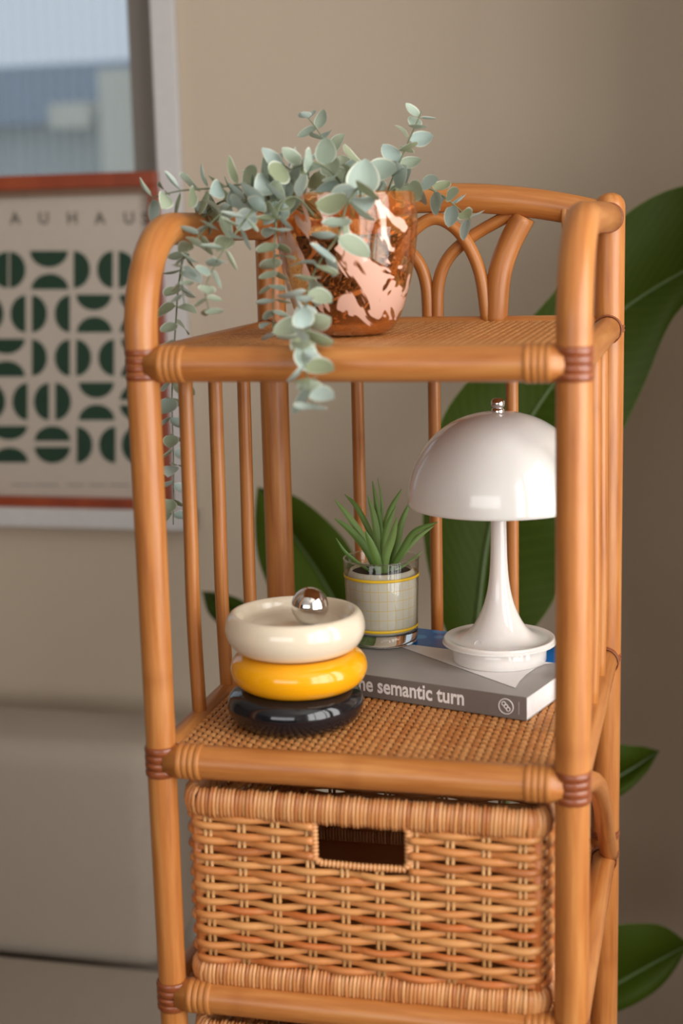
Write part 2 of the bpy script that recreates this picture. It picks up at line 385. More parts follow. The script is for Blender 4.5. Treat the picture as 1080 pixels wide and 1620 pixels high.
# ------------------------------------------------------------------ room shell
WY = 1.35                                   # inner face of the back wall
XL, XR, YF, H = -3.9, 1.42, -4.6, 2.8
b = MB(); b.box((XL - .1, YF - .1, -0.1), (XR + .1, WY + .1, 0)); struct(b.build('floor', M['floor'], smooth=False))
b = MB(); b.box((XL - .1, YF - .1, H), (XR + .1, WY + .1, H + .1)); struct(b.build('ceiling', M['ceiling'], smooth=False))
SHADE_PIER_X, SHADE_PIER_Y = 0.56, 0.72               # unseen pier added to shade the right of the back wall
def wall_with_hole(name, axis, c0, c1, a0, a1, hole, extra=(), mat='wall'):
    """slab between c0 and c1 across 'axis', spanning a0..a1 and 0..H, with a rectangular opening (u0,u1,z0,z1)"""
    u0, u1, z0, z1 = hole; mb = MB()
    for (p, q_, r, s_) in ((a0, u0, 0, H), (u1, a1, 0, H), (u0, u1, 0, z0), (u0, u1, z1, H)):
        if axis == 'y': mb.box((p, c0, r), (q_, c1, s_))
        else: mb.box((c0, p, r), (c1, q_, s_))
    for lo, hi in extra: mb.box(lo, hi)
    return struct(mb.build(name, M[mat], smooth=False))
cR = at(290, 270, WY).x                      # outer right edge of the back window's casing
zB = at(150, 829, WY).z                      # underside of its sill
CW = 0.044                                   # casing width
wx1, wz0, wz1 = cR - CW, zB + 0.036, 2.25
wx0 = wx1 - 1.25
wall_with_hole('wall_back', 'y', WY, WY + .14, XL, XR, (wx0, wx1, wz0, wz1))
b = MB(); b.box((XL - .1, YF, 0), (XL, WY, H)); struct(b.build('wall_left', M['taupe'], smooth=False))
wall_with_hole('wall_right', 'x', XR, XR + .1, YF, WY, (-1.86, 0.14, 1.0, 2.65), [((SHADE_PIER_X, SHADE_PIER_Y, 0), (XR, WY, H))])
wall_with_hole('wall_front', 'y', YF - .1, YF, XL, XR, (-2.2, 1.2, 1.35, 2.65), mat='taupe')

def window(name, axis, c, u0, u1, z0, z1, cw, mull, grey):
    t = struct(thing(name, '', '')); del t['label']; del t['category']
    def bar(nm, mt, a, bb, d0, d1, r, s_):
        mb = MB()
        if axis == 'y': mb.box((a, d0, r), (bb, d1, s_))
        else: mb.box((d0, a, r), (d1, bb, s_))
        return mb.build(nm, mt, t, False, 0.003)
    sw = .066 if name == 'window_1' else .032
    f0, f1 = (c - .014, c) if name != 'fill_window' else (c, c + .014)
    bar('casing', M['white_paint'], u1, u1 + cw, f0, f1, z0 - .036, z1 + cw)
    bar('casing', M['white_paint'], u0 - cw, u0, f0, f1, z0 - .036, z1 + cw)
    bar('casing', M['white_paint'], u0, u1, f0, f1, z1, z1 + cw)
    d0, d1 = (c + .05, c + .09) if name != 'fill_window' else (c - .09, c - .05)
    for a, bb, r, s_ in ((u0, u0 + sw, z0, z1), (u1 - sw, u1, z0, z1), (u0 + sw, u1 - sw, z0, z0 + sw), (u0 + sw, u1 - sw, z1 - sw, z1)):
        bar('sash', grey, a, bb, d0, d1, r, s_)
    for k in range(mull):
        um = u0 + (u1 - u0) * (k + 1) / (mull + 1)
        bar('mullion', grey, um - .022, um + .022, d0, d1, z0 + .03, z1 - .03)
    return t, bar
t, bar = window('window_1', 'y', WY, wx0, wx1, wz0, wz1, CW, 0, M['shaded_white'])
bar('sill', M['white_paint'], wx0 - CW, wx1 + CW, WY - .045, WY + .05, wz0 - .036, wz0)
bar('pane', M['pane'], wx0 + .03, wx1 - .03, WY + .068, WY + .072, wz0 + .03, wz1 - .03)
t, bar = window('window_2', 'x', XR, -1.86, 0.14, 1.0, 2.65, 0.06, 2, M['white_paint'])
bar('sill', M['white_paint'], -1.92, 0.20, XR - .03, XR + .05, 0.964, 1.0)
t, bar = window('fill_window', 'y', YF, -2.2, 1.2, 1.35, 2.65, 0.06, 2, M['white_paint'])  # unseen window added around the fill light
bar('sill', M['white_paint'], -2.26, 1.26, YF - .05, YF + .03, 1.314, 1.35)

# outside, seen through the back window
b = MB(); b.box((-90, WY + .3, -3.2), (70, 90, -3.0)); o = b.build('ground', M['ground'], smooth=False); struct(o)
HY = 38.0
hA, hB = at(0, 88, HY), at(222, 78, HY)
house = thing('neighbour_house', 'pale house with slate blue roof seen blurred through the window', 'house', (hA.x, HY, -3))
zr = hA.z + 3; ze = at(100, 190, HY).z + 3
def hb(nm, mt, lo, hi): mb = MB(); mb.box(lo, hi); return mb.build(nm, mt, house, False)
hb('house_wall', M['house'], (-14, 0.2, 0), (9, 8, ze))
rf = MB(); rf.v += [(-15, -.6, ze - .1), (10, -.6, ze - .1), (10, 2.6, zr), (-15, 2.6, zr), (10, 8.5, ze - .1), (-15, 8.5, ze - .1)]
for q_ in ((0, 1, 2, 3), (3, 2, 4, 5), (0, 3, 5), (1, 4, 2), (0, 5, 4, 1)): rf.face(list(q_))
rf.build('roof', M['roof'], house, False)
p0, p1 = at(97, 205, HY), at(156, 165, HY)
hb('window', M['house_cream'], (p0.x - hA.x, -0.75, p0.z + 3), (p1.x - hA.x, .3, p1.z + 3))
p0, p1 = at(182, 262, HY), at(235, 112, HY)
hb('gable_tower', M['house_cream'], (p0.x - hA.x, -0.9, 0), (p1.x - hA.x + .5, 2.5, p1.z + 3))

# ------------------------------------------------------------------ sofa
SY = 1.00                                    # front face of the back cushions
s_top, s_junc = at(115, 1163, SY + .06).z, at(125, 1513, SY).z
xe = at(250, 1450, SY).x
sofa = thing('sofa', 'low beige fabric sofa against the wall under the window', 'sofa', (xe - .9, SY, 0))
def cushion(nm, lo, hi, bev, puff=0.0):
    mb = MB(); n = 8; x0, y0, z0 = lo; x1, y1, z1 = hi
    mb.box(lo, hi); o = mb.build(nm, M['sofa'], sofa)
    bv = o.modifiers.new('bevel', 'BEVEL'); bv.width = bev; bv.segments = 5
    return o
cushion('base', (-.9, -.62, .08), (1.06, .30, s_junc - .13), .02)
cushion('seat_cushion', (-.9, -.66, s_junc - .135), (-.003, .0, s_junc), .035)
cushion('seat_cushion', (.003, -.66, s_junc - .135), (1.06, .0, s_junc), .035)
cushion('back_cushion', (-.9, 0.005, s_junc - .03), (-.003, .22, s_top), .045)
cushion('back_cushion', (.003, 0.005, s_junc - .03), (.9, .22, s_top), .045)
cushion('back_frame', (-.9, .20, .08), (.9, .30, s_top - .05), .02)
for sx in (-.86, .98):
    for sy in (-.56, .24):
        mb = MB(); mb.tube([(sx, sy, 0), (sx, sy, .09)], [.016, .022], 12); mb.build('foot', M['blackpot'], sofa)

# ------------------------------------------------------------------ poster on the window sill
PY = WY - 0.020                              # its glazed face
pL, pR = at(-40, 500, PY).x, at(258, 480, PY).x
pB, pT = wz0, at(120, 275, PY).z
poster = thing('framed_poster', 'framed green half-circle geometric poster standing on the white window sill', 'poster', ((pL + pR) / 2, PY, pB))
def pl(x, y, d=0.0):
    q_ = at(x, y, PY); return V((q_.x - poster.location.x, d, q_.z - pB))
hw, ph, fw = (pR - pL) / 2, pT - pB, 0.021
def pbox(nm, mt, lo, hi, bev=0.002): mb = MB(); mb.box(lo, hi); return mb.build(nm, mt, poster, False, bev)
def rail_piece(nm, lo, hi, axis):
    mb = MB(); mb.box(lo, hi); mb.uv = [[((V(mb.v[i])[1] * 30), V(mb.v[i])[axis]) for i in f] for f in mb.f]
    return mb.build(nm, M['redwood'], poster, False, 0.002)
rail_piece('frame_rail', (-hw, -.016, ph - fw - .004), (hw, .012, ph), 0)
rail_piece('frame_rail', (-hw, -.016, 0), (hw, .012, fw - .003), 0)
pbox('rail_shade_strip', M['frame_shade'], (-hw + .014, -.008, ph - fw - .016), (hw - .014, .001, ph - fw - .004), 0)  # shadow of the top rail, modelled as a brown strip
rail_piece('frame_stile', (-hw, -.016, fw - .003), (-hw + .014, .012, ph - fw - .004), 2)
rail_piece('frame_stile', (hw - .014, -.016, fw - .003), (hw, .012, ph - fw - .004), 2)
pbox('backing_paper', M['paper'], (-hw + .013, .002, fw - .005), (hw - .013, .010, ph - fw - .002), 0)
pbox('glazing', M['poster_pane'], (-hw + .012, -.006, fw - .005), (hw - .012, -.004, ph - fw - .002), 0)
pr = MB()
def half(x0, x1, y0, y1, kind):
    n = 16; pts = []
    for i in range(n + 1):
        a = PI * i / n
        if kind == 'D': x, y = x0 + (x1 - x0) * math.sin(a), (y0 + y1) / 2 - (y1 - y0) / 2 * math.cos(a)
        if kind == 'C': x, y = x1 - (x1 - x0) * math.sin(a), (y0 + y1) / 2 + (y1 - y0) / 2 * math.cos(a)
        if kind == 'U': x, y = (x0 + x1) / 2 + (x1 - x0) / 2 * math.cos(a), y0 + (y1 - y0) * math.sin(a)
        if kind == 'N': x, y = (x0 + x1) / 2 - (x1 - x0) / 2 * math.cos(a), y1 - (y1 - y0) * math.sin(a)
        pts.append(pl(x, y, 0.0012))
    pr.poly(pts)
lim = hw - .024
S = [('C', -13, 11, 399, 455), ('D', 16, 39, 399, 455), ('U', 48, 106, 398, 422), ('N', 50, 107, 434, 457), ('D', 117, 141, 398, 455), ('C', 154, 177, 398, 455), ('D', 188, 213, 398, 455),
     ('D', -18, 4, 468, 525), ('C', 17, 39, 468, 525), ('D', 51, 73, 468, 525), ('C', 87, 109, 468, 525), ('U', 121, 175, 467, 490), ('N', 122, 176, 502, 525), ('U', 189, 240, 467, 490), ('N', 190, 240, 502, 525),
     ('U', -19, 38, 537, 559), ('N', -18, 38, 572, 595), ('D', 51, 73, 538, 594), ('C', 87, 109, 538, 594), ('D', 121, 143, 538, 594), ('C', 156, 179, 538, 594), ('U', 192, 240, 537, 559), ('N', 192, 240, 572, 595),
     ('D', -16, 7, 607, 664), ('C', 20, 42, 607, 664), ('C', 54, 76, 607, 664), ('D', 88, 111, 607, 664), ('U', 125, 179, 606, 629), ('N', 125, 180, 641, 664), ('N', 190, 242, 610, 632), ('U', 190, 242, 642, 664),
     ('U', -14, 42, 675, 695), ('N', -13, 43, 709, 731), ('N', 55, 110, 675, 697), ('U', 55, 110, 708, 732), ('D', 122, 145, 676, 732), ('C', 157, 181, 676, 732), ('C', 193, 215, 676, 732)]
for k, x0, x1, y0, y1 in S: half(x0 - 1, x1 + 1, y0 - 1, y1 + 1, k)
pr.build('geometric_print', M['green_ink'], poster, False)

def text_mesh(txt, size, offset=0.0, spacing=1.0):
    cu = bpy.data.curves.new('lettering', 'FONT'); cu.body = txt; cu.size = size; cu.offset = offset; cu.space_character = spacing
    cu.resolution_u = 4
    ob = bpy.data.objects.new('lettering', cu); col.objects.link(ob)
    dg = bpy.context.evaluated_depsgraph_get(); dg.update()
    me = bpy.data.meshes.new_from_object(ob.evaluated_get(dg))
    bpy.data.objects.remove(ob); bpy.data.curves.remove(cu); me.materials.clear()
    return me
tl = MB()
for ch, x in zip('BAUHAUS', (-23, 24, 69, 114, 158, 204, 248)):
    me = text_mesh(ch, 0.029, 0.0007)
    xs = [v.co.x for v in me.vertices]; cx = (min(xs) + max(xs)) / 2; base = pl(x, 354, 0.0012)
    if base.x + .012 > hw - .013: base.x = hw - .026
    bi = len(tl.v)
    for v in me.vertices: tl.v.append((base.x + v.co.x - cx, base.y, base.z + v.co.y))
    for p in me.polygons: tl.face([bi + i for i in p.vertices])
    bpy.data.meshes.remove(me)
for x0, x1 in ((18, 50), (54, 92), (105, 132), (140, 166), (172, 204)):
    q0, q1 = pl(x0, 768, .0012), pl(x1, 765, .0012)
    tl.poly([(q0.x, .0012, q0.z), (q1.x, .0012, q0.z), (q1.x, .0012, q0.z + .0018), (q0.x, .0012, q0.z + .0018)])
tl.build('lettering', M['grey_ink'], poster, False)

# ------------------------------------------------------------------ rattan shelf unit
W, D, Z1, Z3 = 0.36, 0.3876, Z2 + 0.3488, Z2 - 0.2230
LEV = [Z1, Z2, Z3, Z3 - 0.223, Z3 - 0.446, 0.16]
RF, RB, RR, RC = 0.0145, 0.0155, 0.0150, 0.0068
shelf = thing('rattan_shelf', 'tall varnished rattan shelf unit with arched arms and woven cane shelves', 'shelf', (W / 2, D / 2, 0))
shelf_loc = V((W / 2, D / 2, 0))
def P(x, y, z): return V((x, y, z)) - shelf_loc
def pole(nm, pts, r, n=16, mat='cane'):
    mb = MB(); mb.tube([P(*p) for p in pts], r, n); return mb.build(nm, M[mat], shelf)
def long_pts(a, b_, n=12): return [tuple(V(a).lerp(V(b_), i / n)) for i in range(n + 1)]
ZA = 1.710                                   # height of the arms
for x in (0, W):
    pts = long_pts((x, 0, 0), (x, 0, 1.62), 14)
    for i in range(1, 11):
        a = PI / 2 * i / 10
        pts.append((x, 0.085 * (1 - math.cos(a)), 1.62 + (ZA - 1.62) * math.sin(a)))
    pts += [(x, .15, ZA), (x, .22, ZA + .001), (x, .30, ZA + .001), (x, D - .008, ZA)]
    pole('arm_post', pts, RF if x else [.0108 + .0034 * min(1, max(0, (p[2] - .5) / 1.1)) for p in pts], 20)
    rp = long_pts((x, D, 0), (x, D, 1.722), 14)
    rr = [RB] * len(rp) + [RB * .93, RB * .7, RB * .3]
    rp += [(x, D, 1.727), (x, D, 1.732), (x, D, 1.735)]
    pole('rear_post', rp, rr, 20)
for z in LEV:
    pole('front_rail', long_pts((.006, 0, z), (W - .006, 0, z)), RR)
    pole('rear_rail', long_pts((.006, D, z), (W - .006, D, z)), RR * .93)
    for x in (0, W):
        pole('side_rail', long_pts((x, .006, z), (x, D - .006, z)), RR * .88)
# curved top rail of the rear gallery
top = [(W * t, D - .001, 1.709 + .026 * math.sin(PI * t) ** 0.8 if 0 < t < 1 else 1.709) for t in [i / 20 for i in range(21)]]
pole('top_rail', top, RR)
def cane_curve(pts, r=RC, nm='arch_cane', y=D): pole(nm, smooth_path([(x, y + dy, z) for x, z, dy in pts], 6), r, 10)
zs = Z1 + .008
archA = [(.235, zs, -.004), (.229, 1.652, -.004), (.219, 1.680, -.004), (.205, 1.701, -.004), (.187, 1.713, -.004), (.170, 1.711, -.004), (.150, 1.694, -.004), (.136, 1.668, -.004), (.128, 1.640, -.004), (.124, zs, -.004)]
cane_curve(archA)
archB = [(.180, zs, .006), (.182, 1.646, .006), (.192, 1.672, .006), (.215, 1.693, .006), (.250, 1.712, .004), (.262, 1.716, .002)]
cane_curve(archB)
cane_curve([(W - .18 - .009, z, dy) if i == 0 else (W - x - .009, z, dy) for i, (x, z, dy) in enumerate(archB)])
for s_ in (0, 1):
    br = [(.243, Z1 + .004, 0), (.247, 1.652, 0), (.257, 1.684, 0), (.273, 1.714, 0)]
    if s_: br = [(W - x, z, d) for x, z, d in br]
    cane_curve(br, .0125, 'gallery_brace')
# upright canes between the two open shelves
for x in (.093, .177, .260):
    pole('upright_cane', long_pts((x, D, Z2), (x, D, Z1), 6), RC, 10)
for x in (0, W):
    for y in (.104, .188, .279):
        k = (-1 if x == 0 else 1)
        pole('upright_cane', smooth_path([(x, y, Z2), (x + k * .002, y, Z2 + .10), (x + k * .001, y, Z2 + .2), (x, y, Z1)], 4), RC, 10)
    # bowed side brace under the open shelf
    sg = 1 if x else -1
    pole('side_brace', smooth_path([(x + sg * .004, .010, Z2 - .004), (x + sg * .010, .09, Z2 - .030), (x + sg * .010, .19, Z2 - .085), (x + sg * .008, .28, Z2 - .15), (x + sg * .006, D - .02, Z3 + .005)], 5), .0095, 12)

# bindings: every strand its own ring, sharing three meshes
def ring_mesh(R, r, axis):
    mb = MB(); mb.ring(R, r, axis, n=28, k=8, fl=.36); return mb.mesh('binding')
def bind(me, x, y, z, rot=None, mat='cane_split'):
    o = link('binding', me, M[mat], shelf); o.location = P(x, y, z)
    if rot: o.rotation_euler = rot
    return o
m_post = ring_mesh(RF, .0037, (0, 0, 1)); m_rail = ring_mesh(RR, .0030, (1, 0, 0)); m_rear = ring_mesh(RR * .95, .0021, (0, 1, 0)); m_arm = ring_mesh(RF, .0021, (0, 1, 0))
m_post_l = ring_mesh(.0135, .0037, (0, 0, 1))
m_rp = ring_mesh(RB + .0002, .0016, (0, 0, 1))
for z in LEV[:4]:
    for x in (0, W):
        for k in range(4): bind(m_post_l if x == 0 else m_post, x, 0, z + (k - 1.5) * .0068)
        sg = 1 if x == 0 else -1
        for k in range(4): bind(m_rail, x + sg * (.0195 + k * .0055), 0, z, mat='cane_light')
        for k in range(3): bind(m_rear, x, D - .018 - k * .0026, z)
        for k in range(2): bind(m_rp, x, D, z + (k - .5) * .004)
for x in (0, W):
    for k in range(3): bind(m_arm, x, D - .018 - k * .003, ZA + .0005)
    sg = 1 if x == 0 else -1
    for k in range(3): bind(m_rail, x + sg * (.035 + k * .0048), D - .001, 1.7135 + k * .0008)
    for k in range(3): bind(m_rp, x, D, Z3 + .02 + k * .003)

# woven cane panels
def weave_mesh():
    mb = MB(); x0, x1, y0, y1 = .012, W - .012, .006, D - .006
    px, py, am = .0068, .0054, .0018
    nx, ny = int((x1 - x0) / px), int((y1 - y0) / py)
    def strip(pts, wdir, hw_):
        rows = []
        for p in pts:
            rows.append([p - wdir * hw_ - V((0, 0, .0004)), p + V((0, 0, .0003)), p + wdir * hw_ - V((0, 0, .0004))])
        mb.grid(rows, False, False)
    for i in range(nx + 1):
        x = x0 + i * px + random.uniform(-.0003, .0003); mb.c = random.random()
        pts = []
        for j in range(ny + 1):
            s_ = 1 if (i + j) % 2 else -1
            for dy, k in ((-.26, .8), (.26, .8)):
                pts.append(P(x, y0 + (j + dy) * py, am * s_ * k))
        strip(pts, V((1, 0, 0)), px * .385)
    for j in range(ny + 1):
        y = y0 + j * py; mb.c = random.random(); pts = []
        for i in range(nx + 1):
            s_ = -1 if (i + j) % 2 else 1
            for dx in (-.26, .26): pts.append(P(x0 + (i + dx) * px, y, am * s_ * .8))
        strip(pts, V((0, 1, 0)), py * .36)
    return mb.mesh('cane_webbing')
wm = weave_mesh()
TOPZ = .0095                                 # shelf surface above the rail axis
for z in LEV:
    o = stuff(link('cane_webbing', wm, M['weave'], shelf)); o.location.z = z + TOPZ - .0016
    if z == LEV[0] or z == LEV[1] or True:
        mb = MB(); mb.box(P(.010, .004, z - .002), P(W - .010, D - .004, z + TOPZ - .0060)); mb.build('shelf_board', M['board'], shelf, False)

# ------------------------------------------------------------------ wicker baskets
def rounded_rect(w_, d_, rc, n=6):
    """closed outline, counter-clockwise from the middle of the front; returns function s->(point, normal), length"""
    segs = []; hx, hy = w_ / 2, d_ / 2
    pts = [V((0, -hy, 0))]
    def arc(cx, cy, a0):
        for i in range(n + 1):
            a = a0 + PI / 2 * i / n; pts.append(V((cx + rc * math.cos(a), cy + rc * math.sin(a), 0)))
    arc(hx - rc, -hy + rc, -PI / 2); arc(hx - rc, hy - rc, 0); arc(-hx + rc, hy - rc, PI / 2); arc(-hx + rc, -hy + rc, PI)
    pts.append(V((0, -hy, 0)))
    L = [0]
    for a, c in zip(pts, pts[1:]): L.append(L[-1] + (c - a).length)
    def f(s):
        s = s % L[-1]
        for i in range(len(L) - 1):
            if s <= L[i + 1] + 1e-9:
                t_ = (s - L[i]) / max(1e-9, L[i + 1] - L[i]); p = pts[i].lerp(pts[i + 1], t_)
                d = (pts[i + 1] - pts[i]).normalized(); return p, V((d.y, -d.x, 0))
    return f, L[-1]

BW, BD, BH = 0.329, 0.335, 0.1900
def make_basket(label, loc):
    t = thing('wicker_basket', label, 'basket', loc, group='wicker drawer baskets in the rattan shelf')
    f, L = rounded_rect(BW - .016, BD - .016, .014)
    ns = 40; ds = L / ns                     # stakes; even count lets weavers alternate
    # wrapped rims
    def rim(nm, zc, rz, rn, seed):
        rnd = random.Random(seed); mb = MB(); k = int(L / .0034); rows = []; n = 10; sub = 4
        for i in range(k):
            mb.c = rnd.random(); rw = []; sl = .0008 * rnd.uniform(.5, 1.5); g = rnd.uniform(.94, 1.06)
            for q_ in range(sub + 1):
                u = q_ / sub; sc_ = (.86 + .14 * math.sin(PI * u)) * g
                ring_ = []
                for j in range(n):
                    a = 2 * PI * j / n
                    p, nr = f((i + u) * L / k + sl * math.sin(a)); ring_.append(p + nr * (rn * sc_ * math.cos(a)) + V((0, 0, zc + rz * sc_ * math.sin(a))))
                rw.append(ring_)
            mb.grid(rw, True, False)
        return stuff(mb.build(nm, M['wicker_rim'], t))
    rim('top_rim', BH - .0145, .0145, .0082, 3)
    rim('bottom_rim', .013, .013, .0078, 4)
    # paired upright stakes
    hole = (-.0415, .0415)                   # hand hole in the front, x range
    zt, zb = BH - .026, .024
    hz = BH - .029 - .034                    # lower edge of the hand hole
    for i in range(ns):
        p, nr = f((i + .5) * ds); tg = V((-nr.y, nr.x, 0))
        infront = p.y < 0 and nr.y < -.9 and hole[0] - .004 < p.x < hole[1] + .004
        for k in (-1, 1):
            mb = MB(); q_ = p + tg * (k * .0024)
            mb.c = .35; mb.tube([(q_.x, q_.y, zb - .004), (q_.x, q_.y, (zb + zt) / 2), (q_.x, q_.y, hz - .002 if infront else zt + .004)], .0018, 6)
            mb.build('stake', M['stake'], t)
    # weavers, each one a rod running round the basket
    nrow = 20; pitch = (zt - zb) / nrow; rnd = random.Random(11)
    for r in range(nrow):
        z = zb + (r + .5) * pitch
        s0, s1 = 0.0, L
        open_ = z > hz - .004
        if open_: s0, s1 = hole[1] + .001, L + hole[0] - .001
        n = int((s1 - s0) / ds * 6); path = []
        wob = rnd.uniform(0, 6); rad = .0036 * rnd.uniform(.9, 1.12)
        for i in range(n + (1 if open_ else 0)):
            s = s0 + (s1 - s0) * i / n
            p, nr = f(s)
            c_ = math.cos(PI * (s / ds - .5)) * (1 if r % 2 else -1)
            c_ = math.copysign(abs(c_) ** .8, c_)
            path.append(p + nr * (.0034 * c_) + V((0, 0, z + .0009 * math.sin(s * 31 + wob) + .0005 * math.sin(s * 83 + wob * 2))))
        mb = MB(); mb.c = rnd.random()
        if not open_: path.append(path[0])
        mb.tube(path, rad, 6, cap=open_)
        mb.build('weaver', M['wicker'], t)
    # wrapped edge of the hand hole
    hp = [V((hole[0], 0, zt + .004)), V((hole[0], 0, hz + .004)), V((hole[0] + .004, 0, hz)), V((0, 0, hz - .001)), V((hole[1] - .004, 0, hz)), V((hole[1], 0, hz + .004)), V((hole[1], 0, zt + .004))]
    mb = MB(); fine = []
    for a, c in zip(hp, hp[1:]):
        kk = max(1, int((c - a).length / .0009))
        fine += [a.lerp(c, i / kk) for i in range(kk)]
    fine.append(hp[-1])
    mb.c = .6
    mb.tube([p + V((0, -(BD - .016) / 2 - .001, 0)) for p in fine], [.0031 + .0007 * math.sin(i * PI / 2) for i in range(len(fine))], 8)
    mb.build('hand_hole_edge', M['wicker_rim'], t)
    # woven floor and corner posts
    mb = MB(); mb.box((-BW / 2 + .012, -BD / 2 + .012, .006), (BW / 2 - .012, BD / 2 - .012, .012)); mb.build('basket_floor', M['wicker'], t, False)
    for sx in (-1, 1):
        for sy in (-1, 1):
            mb = MB(); x, y = sx * (BW / 2 - .0135), sy * (BD / 2 - .0135)
            mb.c = .3; mb.tube([(x, y, .01), (x, y, BH - .012)], .0052, 8); mb.build('corner_post', M['wicker'], t)
    return t
b1 = make_basket('wicker basket with a hand hole sitting right below the open lower shelf', (.1790, BD / 2 - .006, Z3 + TOPZ + .0005))
def copy_tree(o, parent=None):
    c = o.copy(); col.objects.link(c)
    if parent: c.parent = parent
    for ch in list(o.children): copy_tree(ch, c)
    return c
b2 = copy_tree(b1); b2.location.z = LEV[3] + TOPZ + .0005
b2['label'] = 'lower wicker basket of which only the wrapped top rim shows at the bottom'

# ------------------------------------------------------------------ book
zs2 = Z2 + TOPZ + .0006
BL, BDp, BT = .270, .175, .0222
ang = math.radians(-16.2)
ex, ey = V((math.cos(ang), math.sin(ang), 0)), V((-math.sin(ang), math.cos(ang), 0))
borg = V((.3065, .128, zs2)) - ex * BL
book = thing('book', 'thick grey paperback with white and blue cover lying under the lamp', 'book', borg, ang)
def bl(x, y):
    q_ = at(x, y, z=zs2 + BT) - borg; return V((q_.dot(ex), q_.dot(ey), 0))
def bbox(nm, mt, lo, hi, bev=0): mb = MB(); mb.box(lo, hi); return mb.build(nm, mt, book, False, bev)
bbox('front_cover', M['book_grey'], (0, .0006, BT - .0008), (BL, BDp, BT), 0)
bbox('back_cover', M['book_grey'], (0, .0006, 0), (BL, BDp, .0008), 0)
bbox('spine', M['book_spine'], (0, 0, 0), (BL, .0012, BT), .0004)
bbox('page_block', M['book_pages'], (.0006, .0012, .0008), (BL - .0006, BDp - .0008, BT - .0008), 0)
zt_ = BT + .0003
mb = MB(); mb.poly([(0.001, .113, zt_), (BL - .001, .113, zt_), (BL - .001, BDp - .001, zt_), (0.001, BDp - .001, zt_)])
mb.build('blue_print', M['book_blue'], book, False)
wp = [bl(*p) for p in ((815, 1089), (822, 1078), (832, 1068), (846, 1058), (862, 1051), (884, 1045))]
pts = [bl(634, 1024)] + wp
pts = [(min(p.x, BL - .001), min(p.y, .113), zt_ + .0001) for p in pts]
pts += [(BL - .001, .113, zt_ + .0001), (bl(659, 1015).x, .113, zt_ + .0001)]
mb = MB(); mb.poly(pts); mb.build('white_print', M['book_white'], book, False)
# spine lettering
me = text_mesh('the semantic turn', .0205, .0005, 1.0)
xs = [v.co.x for v in me.vertices]; wid = max(xs) - min(xs)
def sx_(x, y):
    d = FW + RT * ((x - 540) / F_PX) - UP * ((y - 810) / F_PX); t_ = (borg - CAM).dot(ey) / d.dot(ey); q_ = CAM + d * t_ - borg; return q_.dot(ex), q_.z
tx1, tz1 = sx_(734, 1112); tx0, _ = sx_(620, 1092)
# 'mantic turn' spans 620..734 px in the picture: scale the whole line from it
k_ = .815
for v in me.vertices:
    v.co = V((tx1 - max(xs) * k_ + v.co.x * k_, -.0003, .0063 + v.co.y))
link('spine_lettering', me, M['book_white'], book)
cxl, czl = sx_(800, 1114)
mb = MB(); mb.ring(.0072, .0005, (0, 1, 0), (cxl, -.0001, BT / 2), n=32, k=4)
for k, (dx, w_) in enumerate(((-.0022, .8), (.0, 1.0), (.0022, .8))):
    mb.ring(.0019, .00045, (0, 1, 0), (cxl + dx, -.0001, BT / 2 + .0024 * (1 - k)), n=16, k=4)
mb.build('publisher_mark', M['book_white'], book)
mb = MB(); mb.box((cxl + .0125, -.0002, .005), (cxl + .0132, .0002, BT - .005)); mb.build('spine_small_print', M['book_grey'], book, False)

# ------------------------------------------------------------------ table lamp
zb_ = zs2 + BT + .0006
lamp = thing('table_lamp', 'white glossy mushroom table lamp standing on the grey book', 'lamp', (.2650, .2470, zb_))
mb = MB(); mb.lathe([(0, 0), (.0455, 0), (.0465, .001), (.0465, .017), (.0455, .018), (.0, .018)], 64); mb.build('base_foot', M['lamp_white'], lamp)
prof = [(0, .0118), (.052, .0118), (.0545, .0130), (.0550, .0155), (.0540, .0172), (.0515, .0170), (.047, .0162), (.041, .0168), (.036, .0188), (.031, .0222), (.0262, .0275), (.022, .034), (.0178, .043), (.0142, .053), (.0112, .066), (.0094, .080), (.0084, .096), (.0079, .115), (.0076, .135), (.0078, .160), (.0082, .185), (0, .187)]
pp = [V((r, 0, z + .006)) for r, z in prof]; pf = smooth_path(pp, 4)
mb = MB(); mb.lathe([(max(0, p.x), p.z) for p in pf], 64); mb.build('stem', M['lamp_white'], lamp)
so = []; zr0, zh, rs = .1600, .0870, .0885
for i in range(25):
    a = PI / 2 * i / 24
    so.append((rs * math.cos(a) ** .93, zr0 + zh * math.sin(a) ** .98))
si = [(max(0, r - .0022), zr0 + (z - zr0) * .976) for r, z in so][::-1]
mb = MB(); mb.lathe(si + [(rs - .0022, zr0 - .003), (rs - .001, zr0 - .0036), (rs, zr0 - .003)] + so, 96); mb.build('shade', M['lamp_white'], lamp)
mb = MB(); zf = zr0 + zh
mb.lathe([(0, zf - .003), (.0058, zf - .002), (.0062, zf), (.0062, zf + .0022), (.0050, zf + .003), (.0050, zf + .004), (.0064, zf + .005), (.0068, zf + .0075), (.0064, zf + .010), (.0050, zf + .0120), (.002, zf + .0129), (0, zf + .013)], 32); mb.build('finial', M['chrome'], lamp)
mb = MB(); nb = V((-.016, -.034, .0240)); mb.ring(.0038, .0004, (-.2, -.75, .9), nb, n=20, k=4); mb.build('touch_button', M['lamp_white'], lamp)

